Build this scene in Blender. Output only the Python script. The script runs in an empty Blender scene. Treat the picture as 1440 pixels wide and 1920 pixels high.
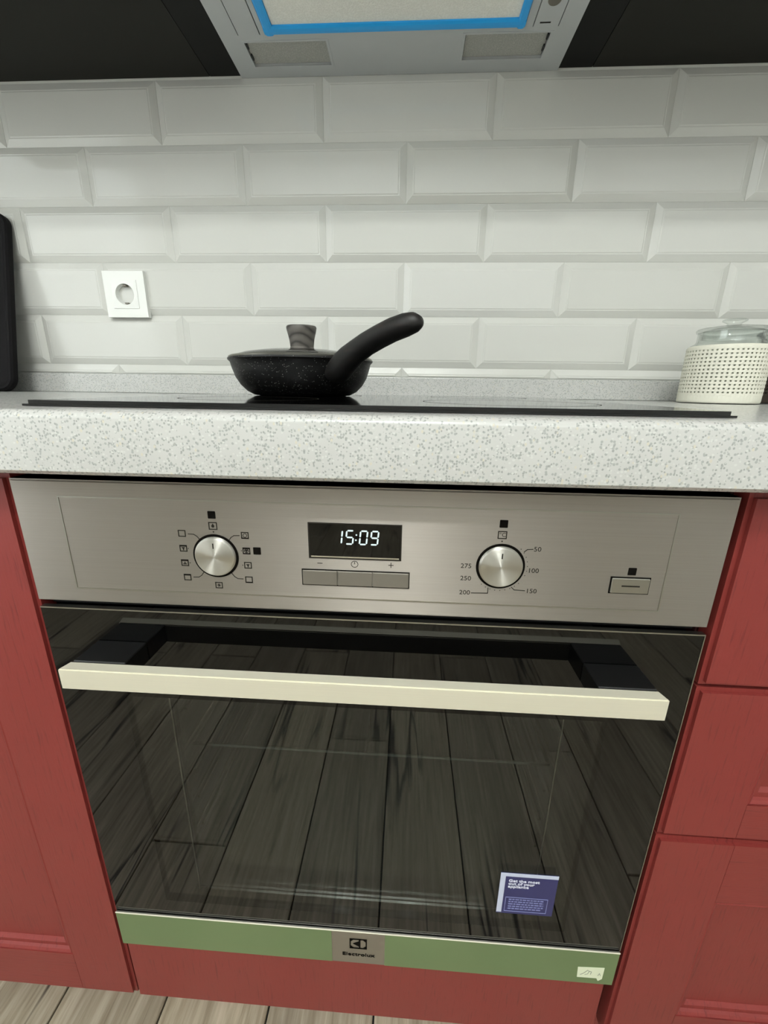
import bpy, bmesh, math, random
from mathutils import Vector, Matrix
random.seed(7)
C = bpy.context.scene.collection
ZO = 0.81            # height of the oven's top edge above the floor: all z below are measured from it
# ------------------------------------------------------------------ camera
def rot_cam(yaw, pitch, roll):
    cy, sy = math.cos(yaw), math.sin(yaw); cp, sp = math.cos(pitch), math.sin(pitch); cr, sr = math.cos(roll), math.sin(roll)
    f = Vector((sy*cp, cy*cp, sp)); r = Vector((cy, -sy, 0)); u = r.cross(f)
    r2 = cr*r + sr*u; u2 = -sr*r + cr*u
    return Matrix(((r2.x, u2.x, -f.x), (r2.y, u2.y, -f.y), (r2.z, u2.z, -f.z))).to_4x4()
cam = bpy.data.objects.new('camera', bpy.data.cameras.new('camera')); C.objects.link(cam)
cam.matrix_world = Matrix.Translation((0.03848, -0.32426, 0.0777+ZO)) @ rot_cam(-0.05376, -0.29161, 0.01428)
cam.data.sensor_fit = 'HORIZONTAL'; cam.data.sensor_width = 36; cam.data.lens = 778.19/1440*36
cam.data.clip_start = 0.01
bpy.context.scene.camera = cam
# ------------------------------------------------------------------ world, lights, exposure
w = bpy.data.worlds.new('world'); bpy.context.scene.world = w; w.use_nodes = True
w.node_tree.nodes['Background'].inputs[0].default_value = (0.9, 0.95, 1, 1)
w.node_tree.nodes['Background'].inputs[1].default_value = 0.2
vs = bpy.context.scene.view_settings
vs.view_transform = 'Standard'; vs.look = 'None'; vs.gamma = 1; vs.use_curve_mapping = False; vs.exposure = 0.08
GLOBE_E = 430.0       # glow of the two lamp globes
def area(name, loc, size, power, col, rot=(0, 0, 0)):
    l = bpy.data.lights.new(name, 'AREA'); l.shape = 'RECTANGLE'; l.size = size[0]; l.size_y = size[1]; l.energy = power; l.color = col
    o = bpy.data.objects.new(name, l); C.objects.link(o); o.location = loc; o.rotation_euler = rot
    return o
area('ceiling_fill', (-0.05, -1.35, 2.70), (1.6, .8), 6, (0.965, 1.0, 1.0))  # added soft fill under the ceiling, no fixture there
area('rear_ceiling_fill', (0, -2.22, 2.70), (2.6, .5), 20, (0.965, 1.0, 1.0))  # second added fill further back, softens the shading on the tiles

area('left_wall_fill', (-1.59, -.72, 1.20), (1.6, 1.1), 8, (0.95, 1.0, 1.0), (0, math.radians(-90), 0))  # added fill from the left, in front of the made-up window

# ------------------------------------------------------------------ materials
def srgb(r, g, b):
    f = lambda c: c/255/12.92 if c/255 <= 0.04045 else ((c/255+0.055)/1.055)**2.4
    return (f(r), f(g), f(b), 1)
class N:
    def __init__(s, name):
        s.m = bpy.data.materials.new(name); s.m.use_nodes = True; s.t = s.m.node_tree
        s.b = s.t.nodes['Principled BSDF']; s.out = s.t.nodes['Material Output']
    def n(s, k, **kw):
        x = s.t.nodes.new(k)
        for a, v in kw.items(): setattr(x, a, v)
        return x
    def l(s, a, b): s.t.links.new(a, b)
    def set(s, **kw):
        for k, v in kw.items(): s.b.inputs[k.replace('_', ' ')].default_value = v
        return s
    def coords(s, scale=(1, 1, 1), kind='Object', rnd=False):
        tc = s.n('ShaderNodeTexCoord'); mp = s.n('ShaderNodeMapping'); mp.inputs['Scale'].default_value = scale
        src = tc.outputs[kind]
        if rnd:
            oi = s.n('ShaderNodeObjectInfo'); mu = s.n('ShaderNodeVectorMath', operation='SCALE'); mu.inputs[0].default_value = (37.1, 17.7, 9.3)
            s.l(oi.outputs['Random'], mu.inputs['Scale']); ad = s.n('ShaderNodeVectorMath', operation='ADD')
            s.l(src, ad.inputs[0]); s.l(mu.outputs[0], ad.inputs[1]); src = ad.outputs[0]; s.rnd = oi.outputs['Random']
        s.l(src, mp.inputs[0]); return mp.outputs[0]
    def noise(s, vec, scale=5, detail=4, rough=.5, dist=0):
        x = s.n('ShaderNodeTexNoise'); x.inputs['Scale'].default_value = scale; x.inputs['Detail'].default_value = detail
        x.inputs['Roughness'].default_value = rough; x.inputs['Distortion'].default_value = dist; s.l(vec, x.inputs['Vector']); return x.outputs['Fac']
    def ramp(s, fac, stops, interp='LINEAR'):
        x = s.n('ShaderNodeValToRGB'); x.color_ramp.interpolation = interp; e = x.color_ramp.elements
        while len(e) < len(stops): e.new(0.5)
        for i, (p, c) in enumerate(stops): e[i].position = p; e[i].color = c if len(c) == 4 else (*c, 1)
        s.l(fac, x.inputs[0]); return x.outputs[0]
    def mix(s, fac, a, b, mode='MIX'):
        x = s.n('ShaderNodeMix', data_type='RGBA', blend_type=mode)
        for sock, v in ((x.inputs[0], fac), (x.inputs[6], a), (x.inputs[7], b)):
            if hasattr(v, 'links'): s.l(v, sock)
            else: sock.default_value = v
        return x.outputs[2]
    def bump(s, h, strength=.2, dist=.001):
        x = s.n('ShaderNodeBump'); x.inputs['Strength'].default_value = strength; x.inputs['Distance'].default_value = dist
        s.l(h, x.inputs['Height']); s.l(x.outputs[0], s.b.inputs['Normal'])
def plain(name, col, rough=.5, metal=0, spec=.5, bumpy=0, bscale=300):
    k = N(name).set(Base_Color=col, Roughness=rough, Metallic=metal)
    k.b.inputs['Specular IOR Level'].default_value = spec
    v = k.coords(); f = k.noise(v, 14, 3)
    d = tuple(c*0.93 for c in col[:3]) + (1,); k.l(k.mix(f, d, col), k.b.inputs['Base Color'])
    if bumpy: k.bump(k.noise(v, bscale, 2), bumpy, .0006)
    return k.m
M = {}
M['plaster'] = plain('white plaster', srgb(236, 237, 234), .8)
M['grout'] = plain('pale grout', srgb(210, 211, 204), .8)
M['paint'] = plain('greige wall paint', srgb(226, 228, 226), .8)
# glossy ceramic tile, slight tone differences tile to tile
k = N('glazed white tile').set(Roughness=.10); v = k.coords(rnd=True)
k.l(k.mix(k.rnd, srgb(201, 201, 194), srgb(207, 207, 201)), k.b.inputs['Base Color'])
k.bump(k.noise(v, 26, 1), .05, .0012); k.b.inputs['Specular IOR Level'].default_value = .42; M['tile'] = k.m
# speckled solid-surface worktop
k = N('speckled worktop').set(Roughness=.2); v = k.coords()
base = k.mix(k.noise(v, 35, 3), srgb(187, 187, 183), srgb(196, 196, 192))
def specks(vec, sc, thr, soft, amt):
    vo = k.n('ShaderNodeTexVoronoi'); vo.inputs['Scale'].default_value = sc; k.l(vec, vo.inputs['Vector'])
    a = k.ramp(vo.outputs['Distance'], [(thr, (1, 1, 1)), (thr+soft, (0, 0, 0))])
    sp = k.n('ShaderNodeSeparateColor'); k.l(vo.outputs['Color'], sp.inputs[0])
    b = k.ramp(sp.outputs[0], [(1-amt, (0, 0, 0)), (1-amt+.02, (1, 1, 1))])
    x = k.n('ShaderNodeMath', operation='MULTIPLY'); k.l(a, x.inputs[0]); k.l(b, x.inputs[1]); return x.outputs[0]
c = k.mix(specks(k.coords((1, 1, 1)), 460, .38, .14, .34), base, srgb(163, 165, 161))
c = k.mix(specks(k.coords((1.1, .9, 1)), 540, .38, .14, .22), c, srgb(154, 156, 152))
c = k.mix(specks(k.coords((.9, 1.2, 1.1)), 460, .34, .14, .22), c, srgb(200, 201, 196))
c = k.mix(specks(k.coords((1.3, 1, .9)), 300, .28, .10, .10), c, srgb(198, 193, 177))
k.l(c, k.b.inputs['Base Color']); k.b.inputs['Specular IOR Level'].default_value = .5; M['stone'] = k.m
# red grained foil
def redmat(name, horizontal=False):
    k = N(name).set(Roughness=.42)
    sc = (4, 20, 90) if horizontal else (90, 20, 4)
    v = k.coords(sc); f = k.noise(v, 5, 5, .65)
    pores = k.ramp(f, [(.34, (0, 0, 0)), (.44, (1, 1, 1))])
    c = k.mix(pores, srgb(106, 38, 38), srgb(131, 51, 48)); big = k.noise(k.coords((5, 5, 2)), 3, 3)
    c = k.mix(big, c, k.mix(.5, c, srgb(126, 56, 48))); k.l(c, k.b.inputs['Base Color'])
    k.bump(f, .35, .0006); k.b.inputs['Specular IOR Level'].default_value = .28; return k.m
M['red'] = redmat('red grained foil'); M['red_h'] = redmat('red grained foil across', True)
M['carcass'] = plain('dark cabinet board', srgb(70, 34, 32), .6)
M['dark_board'] = plain('black brown underside board', srgb(30, 29, 24), .6, spec=.25)
M['darker_board'] = plain('darker underside board', srgb(13, 13, 11), .6, spec=.25)
M['black_gap'] = plain('black seal', srgb(10, 10, 10), .7)
# brushed steel: horizontal brushing, highlights stretch upwards
def steel(name, col, rough, aniso, tangent, grain=.1, gsc=(3, 60, 900), metal=1):
    k = N(name).set(Metallic=metal, Roughness=rough); f = k.noise(k.coords(gsc), 1, 4, .7)
    d = tuple(x*(1-grain) for x in col[:3])+(1,); k.l(k.mix(f, d, col), k.b.inputs['Base Color'])
    k.b.inputs['Anisotropic'].default_value = aniso
    if tangent == 'x':
        t = k.n('ShaderNodeCombineXYZ'); t.inputs[2].default_value = 1; k.l(t.outputs[0], k.b.inputs['Tangent'])
    elif tangent == 'radial':
        tc = k.n('ShaderNodeTexCoord'); cr = k.n('ShaderNodeVectorMath', operation='MULTIPLY'); cr.inputs[1].default_value = (1, 0, 1)
        k.l(tc.outputs['Object'], cr.inputs[0]); k.l(cr.outputs[0], k.b.inputs['Tangent'])
    r = k.ramp(f, [(0, (rough*.8,)*3), (1, (rough*1.2,)*3)]); k.l(r, k.b.inputs['Roughness'])
    return k.m
M['steel'] = steel('brushed steel', srgb(174, 168, 160), .40, 1.0, 'x', .22)
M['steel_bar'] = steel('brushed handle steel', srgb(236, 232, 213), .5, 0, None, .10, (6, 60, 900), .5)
M['steel_knob'] = steel('turned steel', srgb(205, 203, 195), .44, .95, 'radial', .04, (40, 40, 40))
M['steel_trim'] = steel('satin trim', srgb(176, 172, 164), .4, 0, None, .06)
M['steel_plain'] = steel('satin steel', srgb(165, 163, 154), .35, 0, None, .05)
M['chrome'] = steel('chromed wire', srgb(225, 225, 220), .12, 0, None, .02)
M['button'] = plain('grey button face', srgb(120, 115, 105), .45, .3)
M['print'] = plain('dark grey print', srgb(40, 37, 32), .7, spec=.1)
M['print_black'] = plain('black print', srgb(14, 12, 9), .7, spec=.05)
M['print_white'] = plain('white print', srgb(225, 228, 240), .6)
M['groove'] = plain('engraved line', srgb(112, 106, 96), .5, .4)
M['black_glass'] = plain('black printed glass', srgb(4, 4, 4), .03)
M['black_glass'].node_tree.nodes['Principled BSDF'].inputs['Specular IOR Level'].default_value = .42
M['hob_glass'] = plain('black hob glass', srgb(8, 8, 8), .05)
M['black_plastic'] = plain('black plastic', srgb(12, 12, 12), .32)
M['enamel'] = plain('dark enamel', srgb(96, 98, 96), .35)
def thin_glass(name, tint, f0=.04, rough=.0):
    k = N(name); t = k.t; t.nodes.remove(k.b)
    tr = k.n('ShaderNodeBsdfTransparent'); tr.inputs[0].default_value = tint
    gl = k.n('ShaderNodeBsdfGlossy'); gl.inputs['Roughness'].default_value = rough
    ge = k.n('ShaderNodeNewGeometry'); dp = k.n('ShaderNodeVectorMath', operation='DOT_PRODUCT')
    k.l(ge.outputs['Incoming'], dp.inputs[0]); k.l(ge.outputs['Normal'], dp.inputs[1])
    def mth(op, a, b=None):
        x = k.n('ShaderNodeMath', operation=op)
        for i, q in enumerate((a, b)):
            if q is None: continue
            if hasattr(q, 'links'): k.l(q, x.inputs[i])
            else: x.inputs[i].default_value = q
        return x.outputs[0]
    a = mth('ABSOLUTE', dp.outputs['Value']); b = mth('SUBTRACT', 1, a); c = mth('POWER', b, 5)
    d = mth('ADD', mth('MULTIPLY', c, 1-f0), f0)
    mx = k.n('ShaderNodeMixShader'); k.l(d, mx.inputs[0]); k.l(tr.outputs[0], mx.inputs[1]); k.l(gl.outputs[0], mx.inputs[2])
    k.l(mx.outputs[0], k.out.inputs[0]); return k.m
M['window_glass'] = thin_glass('oven window glass', (.72, .74, .73, 1), .055)
M['clear_glass'] = thin_glass('clear jar glass', (.955, .97, .96, 1), .05)
M['lid_glass'] = thin_glass('smoky lid glass', (.42, .42, .40, 1), .05)
M['film'] = plain('green protective film', srgb(118, 140, 96), .3, .35)
M['tape'] = plain('pale paper sticker', srgb(222, 228, 200), .7)
M['navy'] = plain('navy sticker', srgb(48, 48, 96), .5)
M['sticker_white'] = plain('white sticker border', srgb(196, 202, 222), .5)
M['ink'] = plain('faint ink', srgb(150, 156, 140), .8)
M['line_white'] = plain('small pale print', srgb(130, 134, 180), .6)
k = N('clock digits'); k.set(Base_Color=(0, 0, 0, 1), Roughness=.5); k.b.inputs['Emission Color'].default_value = (.80, .98, .96, 1); k.b.inputs['Emission Strength'].default_value = 1.0; M['digits'] = k.m
M['outlet'] = plain('white outlet plastic', srgb(238, 239, 234), .3)
M['hole'] = plain('dark hole', srgb(30, 28, 24), .6)
# pan
k = N('speckled black coating').set(Roughness=.42); v = k.coords()
vo = k.n('ShaderNodeTexVoronoi'); vo.inputs['Scale'].default_value = 520; k.l(v, vo.inputs['Vector'])
sp = k.n('ShaderNodeSeparateColor'); k.l(vo.outputs['Color'], sp.inputs[0])
a = k.ramp(vo.outputs['Distance'], [(.2, (1, 1, 1)), (.34, (0, 0, 0))]); b = k.ramp(sp.outputs[0], [(.78, (0, 0, 0)), (.80, (1, 1, 1))])
mm = k.n('ShaderNodeMath', operation='MULTIPLY'); k.l(a, mm.inputs[0]); k.l(b, mm.inputs[1])
k.l(k.mix(mm.outputs[0], srgb(8, 8, 8), srgb(130, 130, 126)), k.b.inputs['Base Color']); M['pan'] = k.m
k = N('soft touch handle').set(Roughness=.5); v = k.coords((6, 6, 30)); f = k.noise(v, 5, 4)
k.l(k.ramp(f, [(.35, srgb(13, 12, 12)), (.6, srgb(24, 22, 20)), (.75, srgb(40, 30, 26))]), k.b.inputs['Base Color']); M['pan_handle'] = k.m
k = N('grey wood effect').set(Roughness=.5); v = k.coords((1, 1, 1)); wv = k.n('ShaderNodeTexWave', wave_type='RINGS', rings_direction='Y')
wv.inputs['Scale'].default_value = 28; wv.inputs['Distortion'].default_value = 5; wv.inputs['Detail'].default_value = 2; k.l(v, wv.inputs['Vector'])
k.l(k.ramp(wv.outputs['Fac'], [(0, srgb(50, 47, 43)), (.25, srgb(80, 76, 71)), (1, srgb(98, 94, 88))]), k.b.inputs['Base Color']); M['wood_knob'] = k.m
M['hood_metal'] = plain('silver hood paint', srgb(202, 205, 206), .42, .35, bumpy=.08)
M['hood_gap'] = plain('dark slit', srgb(35, 36, 36), .6)
k = N('filter mesh').set(Roughness=.6, Metallic=.0); v = k.coords(); ch = k.n('ShaderNodeTexVoronoi'); ch.inputs['Scale'].default_value = 420; k.l(v, ch.inputs['Vector'])
k.l(k.mix(ch.outputs['Distance'], srgb(240, 239, 230), srgb(255, 254, 246)), k.b.inputs['Base Color']); k.bump(ch.outputs['Distance'], .3, .001); M['filter'] = k.m
M['blue'] = plain('blue edging film', srgb(42, 176, 255), .28)
k = N('grey diffuser').set(Roughness=.4); v = k.coords(); ch = k.n('ShaderNodeTexVoronoi'); ch.inputs['Scale'].default_value = 500; k.l(v, ch.inputs['Vector'])
k.l(k.mix(ch.outputs['Distance'], srgb(150, 151, 145), srgb(188, 188, 181)), k.b.inputs['Base Color']); M['diffuser'] = k.m
M['tray'] = plain('black tray', srgb(8, 6, 8), .6, spec=.15)
M['sleeve'] = plain('cream woven sleeve', srgb(228, 226, 210), .7, bumpy=.3)
M['sleeve_in'] = plain('pale contents', srgb(224, 223, 206), .8)
M['sleeve_dark'] = plain('dark brown woven sleeve', srgb(56, 46, 36), .7)
M['contents_dark'] = plain('dark brown contents', srgb(34, 26, 18), .8, bumpy=.5)
k = N('globe glass'); k.set(Base_Color=(1, 1, 1, 1)); k.b.inputs['Emission Color'].default_value = (.97, 1, .985, 1); k.b.inputs['Emission Strength'].default_value = GLOBE_E; M['globe'] = k.m
k = N('glowing fill pane'); k.set(Base_Color=(.8, .85, .9, 1)); k.b.inputs['Emission Color'].default_value = (.93, 1, 1, 1); k.b.inputs['Emission Strength'].default_value = .25; M['pane'] = k.m  # pane of the added window, made to glow
# weathered wood planks
k = N('weathered grey wood').set(Roughness=.55); v = k.coords((1, 1, 1), rnd=True)
def vv(sc):
    mp = k.n('ShaderNodeMapping'); mp.inputs['Scale'].default_value = sc; k.l(v, mp.inputs[0]); return mp.outputs[0]
g = k.noise(vv((60, 3, 1)), 2, 6, .65, .4); col = k.ramp(g, [(.28, srgb(116, 106, 88)), (.45, srgb(150, 141, 121)), (.62, srgb(174, 165, 146)), (.8, srgb(192, 184, 167))])
big = k.noise(vv((7, .9, 1)), 1.6, 4, .6, .8); col = k.mix(k.ramp(big, [(.35, (.40,)*3), (.60, (0, 0, 0))]), col, srgb(110, 99, 83))
vein = k.noise(vv((6.5, .5, 1)), 2.2, 3, .5, .5)
vr = k.ramp(vein, [(.478, (0, 0, 0)), (.492, (1, 1, 1)), (.503, (1, 1, 1)), (.53, (0, 0, 0))]); msk = k.ramp(k.noise(vv((3, 1.2, 1)), 1.7, 2), [(.51, (0, 0, 0)), (.58, (1, 1, 1))])
x = k.n('ShaderNodeMath', operation='MULTIPLY'); k.l(vr, x.inputs[0]); k.l(msk, x.inputs[1])
col = k.mix(x.outputs[0], col, srgb(48, 40, 32)); tone = k.ramp(k.rnd, [(0, (1.0,)*3), (1, (1.28, 1.27, 1.24))]); col = k.mix(1.0, col, tone, 'MULTIPLY')
k.l(col, k.b.inputs['Base Color']); k.bump(g, .25, .001); M['plank'] = k.m

# ------------------------------------------------------------------ building helpers
ORG = {}
def root_org(p):
    while p.parent: p = p.parent
    return ORG.get(p, Vector((0, 0, 0)))
def tag(o, label=None, cat=None, group=None, kind=None):
    for a, b in (('label', label), ('category', cat), ('group', group), ('kind', kind)):
        if b: o[a] = b
    return o
def thing(name, label, cat, loc, group=None):
    o = bpy.data.objects.new(name, None); C.objects.link(o); o.empty_display_size = .05
    o.location = (loc[0], loc[1], loc[2]+ZO); ORG[o] = Vector(o.location); return tag(o, label, cat, group)
def finish(bm, smooth=False):
    bmesh.ops.recalc_face_normals(bm, faces=bm.faces)
    if smooth:
        for f in bm.faces: f.smooth = True
        for e in bm.edges:
            if len(e.link_faces) == 2 and e.calc_face_angle(0) > math.radians(38): e.smooth = False
def obj(name, bm, mat, parent=None, smooth=False, label=None):
    """bm holds coordinates with z measured from the oven's top edge"""
    finish(bm, smooth)
    vs_ = [v.co for v in bm.verts]
    if parent: org = root_org(parent)
    else:
        lo = [min(v[i] for v in vs_) for i in range(3)]; hi = [max(v[i] for v in vs_) for i in range(3)]
        org = Vector(((lo[0]+hi[0])/2, (lo[1]+hi[1])/2, lo[2]+ZO))
    bmesh.ops.translate(bm, verts=bm.verts, vec=Vector((0, 0, ZO))-org)
    me = bpy.data.meshes.new(name); bm.to_mesh(me); bm.free(); me.materials.append(M[mat] if isinstance(mat, str) else mat)
    o = bpy.data.objects.new(name, me); C.objects.link(o)
    if parent: o.parent = parent
    else: o.location = org; ORG[o] = org
    if label: o['label'] = label
    return o
def obj_at(name, bm, mat, parent, at, smooth=False):
    """like obj, but the part keeps its own origin at the point 'at'"""
    finish(bm, smooth); at = Vector(at)
    bmesh.ops.translate(bm, verts=bm.verts, vec=-at)
    me = bpy.data.meshes.new(name); bm.to_mesh(me); bm.free(); me.materials.append(M[mat])
    o = bpy.data.objects.new(name, me); C.objects.link(o); o.parent = parent
    o.location = at + Vector((0, 0, ZO)) - root_org(parent); return o
def B(*boxes, bev=0, seg=1, bm=None):
    bm = bm or bmesh.new()
    for (x0, x1, y0, y1, z0, z1) in boxes:
        r = bmesh.ops.create_cube(bm, size=1)
        for v in r['verts']: v.co = Vector(((x0+x1)/2+v.co.x*(x1-x0), (y0+y1)/2+v.co.y*(y1-y0), (z0+z1)/2+v.co.z*(z1-z0)))
        if bev:
            es = {e for v in r['verts'] for e in v.link_edges}
            bmesh.ops.bevel(bm, geom=list(es), offset=bev, segments=seg, affect='EDGES', profile=.5)
    return bm
def prism(pts, y0, y1, bm=None, axis='y'):
    """polygon in x,z pushed from y0 to y1"""
    bm = bm or bmesh.new()
    if axis == 'y': a = [bm.verts.new((x, y0, z)) for x, z in pts]; b = [bm.verts.new((x, y1, z)) for x, z in pts]
    elif axis == 'x': a = [bm.verts.new((y0, p, q)) for p, q in pts]; b = [bm.verts.new((y1, p, q)) for p, q in pts]
    else: a = [bm.verts.new((p, q, y0)) for p, q in pts]; b = [bm.verts.new((p, q, y1)) for p, q in pts]
    bm.faces.new(a); bm.faces.new(b[::-1]); n = len(a)
    for i in range(n): bm.faces.new((a[i], a[(i+1) % n], b[(i+1) % n], b[i]))
    return bm
def ring_rect(x0, x1, z0, z1, w, y0, y1, bm=None):
    """rectangular ring lying in x,z"""
    bm = bm or bmesh.new()
    wl, wr, wb, wt = w if isinstance(w, tuple) else (w,)*4
    o = [(x0, z0), (x1, z0), (x1, z1), (x0, z1)]; i = [(x0+wl, z0+wb), (x1-wr, z0+wb), (x1-wr, z1-wt), (x0+wl, z1-wt)]
    V = [[bm.verts.new((p[0], y, p[1])) for p in P] for y in (y0, y1) for P in (o, i)]
    for q in range(4):
        r = (q+1) % 4
        bm.faces.new((V[0][q], V[0][r], V[1][r], V[1][q])); bm.faces.new((V[2][r], V[2][q], V[3][q], V[3][r]))
        bm.faces.new((V[0][r], V[0][q], V[2][q], V[2][r])); bm.faces.new((V[1][q], V[1][r], V[3][r], V[3][q]))
    return bm
def lathe(prof, c, n=48, axis='z', bm=None, closed=False):
    """prof: (radius, height) pairs; heights along the axis from c"""
    bm = bm or bmesh.new(); rings = []
    def P(r, h, t):
        a, b = r*math.cos(t), r*math.sin(t)
        return (c[0]+a, c[1]+b, c[2]+h) if axis == 'z' else (c[0]+a, c[1]+h, c[2]+b)
    for r, h in prof:
        if r < 1e-6: rings.append([bm.verts.new(P(0, h, 0))])
        else: rings.append([bm.verts.new(P(r, h, 2*math.pi*i/n)) for i in range(n)])
    pairs = list(zip(rings, rings[1:])) + ([(rings[-1], rings[0])] if closed else [])
    for A, D in pairs:
        for i in range(n):
            j = (i+1) % n
            if len(A) == 1 and len(D) == 1: continue
            if len(A) == 1: bm.faces.new((A[0], D[i], D[j]))
            elif len(D) == 1: bm.faces.new((A[i], A[j], D[0]))
            else: bm.faces.new((A[i], A[j], D[j], D[i]))
    return bm
def tube(pts, r, n=8, bm=None):
    bm = bm or bmesh.new(); pts = [Vector(p) for p in pts]; prev = None; N_ = len(pts)
    for i, p in enumerate(pts):
        d = (pts[min(i+1, N_-1)]-pts[max(i-1, 0)]).normalized()
        u = d.cross(Vector((0, 0, 1)) if abs(d.z) < .9 else Vector((1, 0, 0))).normalized(); w_ = d.cross(u)
        rr = r[i] if isinstance(r, (list, tuple)) else r
        if not isinstance(rr, tuple): rr = (rr, rr)
        ring = [bm.verts.new(p+u*rr[0]*math.cos(2*math.pi*q/n)+w_*rr[1]*math.sin(2*math.pi*q/n)) for q in range(n)]
        if prev:
            for q in range(n): bm.faces.new((prev[q], prev[(q+1) % n], ring[(q+1) % n], ring[q]))
        else: bm.faces.new(ring[::-1])
        prev = ring
    bm.faces.new(prev); return bm
def rrect(x0, x1, z0, z1, r, n=6):
    out = []
    for cx, cz, a in ((x1-r, z1-r, 0), (x0+r, z1-r, 90), (x0+r, z0+r, 180), (x1-r, z0+r, 270)):
        for i in range(n+1):
            t = math.radians(a+90*i/n); out.append((cx+r*math.cos(t), cz+r*math.sin(t)))
    return out
def text(name, body, h, x, z, y, mat, parent, align='LEFT', shear=0, depth=.00015, bold=0, sx=1, label=None):
    cu = bpy.data.curves.new('t', 'FONT'); cu.body = body; cu.size = h*1.38; cu.extrude = depth; cu.align_x = align; cu.align_y = 'CENTER'; cu.shear = shear; cu.offset = bold
    cu.space_line = .82; cu.resolution_u = 3
    t = bpy.data.objects.new('t', cu); C.objects.link(t); dg = bpy.context.evaluated_depsgraph_get()
    me = bpy.data.meshes.new_from_object(t.evaluated_get(dg)); bm = bmesh.new(); bm.from_mesh(me)
    bpy.data.objects.remove(t); bpy.data.curves.remove(cu); bpy.data.meshes.remove(me)
    for v in bm.verts: v.co = Vector((x+v.co.x*sx, y-v.co.z, z+v.co.y))
    return obj(name, bm, mat, parent, label=label)

# ------------------------------------------------------------------ the room
def struct(name, bm, mat): return tag(obj(name, bm, mat), kind='structure')
XL, XR, YB, WALL = -1.62, 1.62, -2.6, .6005
floor = struct('floor', B((XL, XR, YB, WALL+.1, -.90, -.818)), 'black_gap')
wall_back = struct('wall_back', B((XL, XR, WALL, WALL+.1, -.818, 1.94)), 'grout')
struct('wall_left', B((XL-.1, XL, YB, WALL+.1, -.90, 1.94)), 'paint')
struct('wall_right', B((XR, XR+.1, YB, WALL+.1, -.90, 1.94)), 'paint')
struct('wall_front', B((XL-.1, XR+.1, YB-.1, YB, -.90, 1.94)), 'paint')
struct('ceiling', B((XL-.1, XR+.1, YB-.1, WALL+.1, 1.94, 2.02)), 'plaster')
# unseen window added in the left wall, its pane glowing as fill light
wn = struct('fill_window_1', B((XL+.001, XL+.012, -1.36, -1.28, -.40, 1.28), (XL+.001, XL+.012, -.16, -.08, -.40, 1.28), (XL+.001, XL+.012, -1.28, -.16, -.40, -.32), (XL+.001, XL+.012, -1.28, -.16, 1.20, 1.28), (XL+.001, XL+.012, -.76, -.68, -.32, 1.20)), 'plaster')
obj('fill_window_pane', B((XL+.002, XL+.010, -1.28, -.16, -.32, 1.20)), 'pane', wn)
# floor planks, each its own piece
def plank_mesh(wd, ln, name='floor_plank'):
    bm = B((-wd/2, wd/2, -ln/2, ln/2, -.008, 0)); top = [e for e in bm.edges if all(v.co.z > -.001 for v in e.verts)]
    bmesh.ops.bevel(bm, geom=top, offset=.0012, segments=1, affect='EDGES'); finish(bm)
    me = bpy.data.meshes.new(name); bm.to_mesh(me); bm.free(); me.materials.append(M['plank']); return me
PW, PL, G = .1567, 1.2, .0028; cache = {}
forg = root_org(floor)
for kx in range(-11, 11):
    x0 = .0136+PW*kx; x1 = x0+PW; x0 = max(x0, XL); x1 = min(x1, XR)
    if x1-x0 < .03: continue
    y = -.264+((.55+.37*(kx % 3-1)) if -3 < kx < 3 else ((kx+3)*.6) % 1.2)
    while y < WALL: y += PL
    while y > YB:
        a, b = max(y-PL, YB), min(y, WALL)
        if b-a > .03:
            key = (round(x1-x0, 4), round(b-a, 4))
            if key not in cache: cache[key] = plank_mesh(x1-x0-G, b-a-G)
            o = bpy.data.objects.new('floor_plank', cache[key]); C.objects.link(o); o.parent = floor
            o.location = Vector(((x0+x1)/2, (a+b)/2, -.810+ZO))-forg
        y -= PL
# wall tiles, each its own piece, bevelled
TX, TZ, TH, TW = -.1324, .6074, .0979, .3083
def tile_mesh(wd, ht, bt=.0135, bb=.0135, bl=.0135, br=.0135):
    g = .00025; x0, x1, z0, z1 = -wd/2+g, wd/2-g, -ht/2+g, ht/2-g; bm = bmesh.new()
    P = [[(x0, z0), (x1, z0), (x1, z1), (x0, z1)]]*2+[[(x0+bl, z0+bb), (x1-br, z0+bb), (x1-br, z1-bt), (x0+bl, z1-bt)]]
    R = [[bm.verts.new((p[0], y, p[1])) for p in q] for q, y in zip(P, (.0005, -.0001, -.0056))]
    for A, D in zip(R, R[1:]):
        for i in range(4): bm.faces.new((A[i], A[(i+1) % 4], D[(i+1) % 4], D[i]))
    bm.faces.new(R[0][::-1]); bm.faces.new(R[2])
    es = [e for e in bm.edges if all(v in R[2] for v in e.verts)]
    bmesh.ops.bevel(bm, geom=es, offset=.0018, segments=4, affect='EDGES')
    finish(bm, False)
    me = bpy.data.meshes.new('wall_tile'); bm.to_mesh(me); bm.free(); me.materials.append(M['tile']); return me
full = tile_mesh(TW, TH); z6t = TZ-5*TH; z6b = .0990
last = tile_mesh(TW, z6t-z6b, bb=.0004); worg = root_org(wall_back); partial = {}
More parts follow.
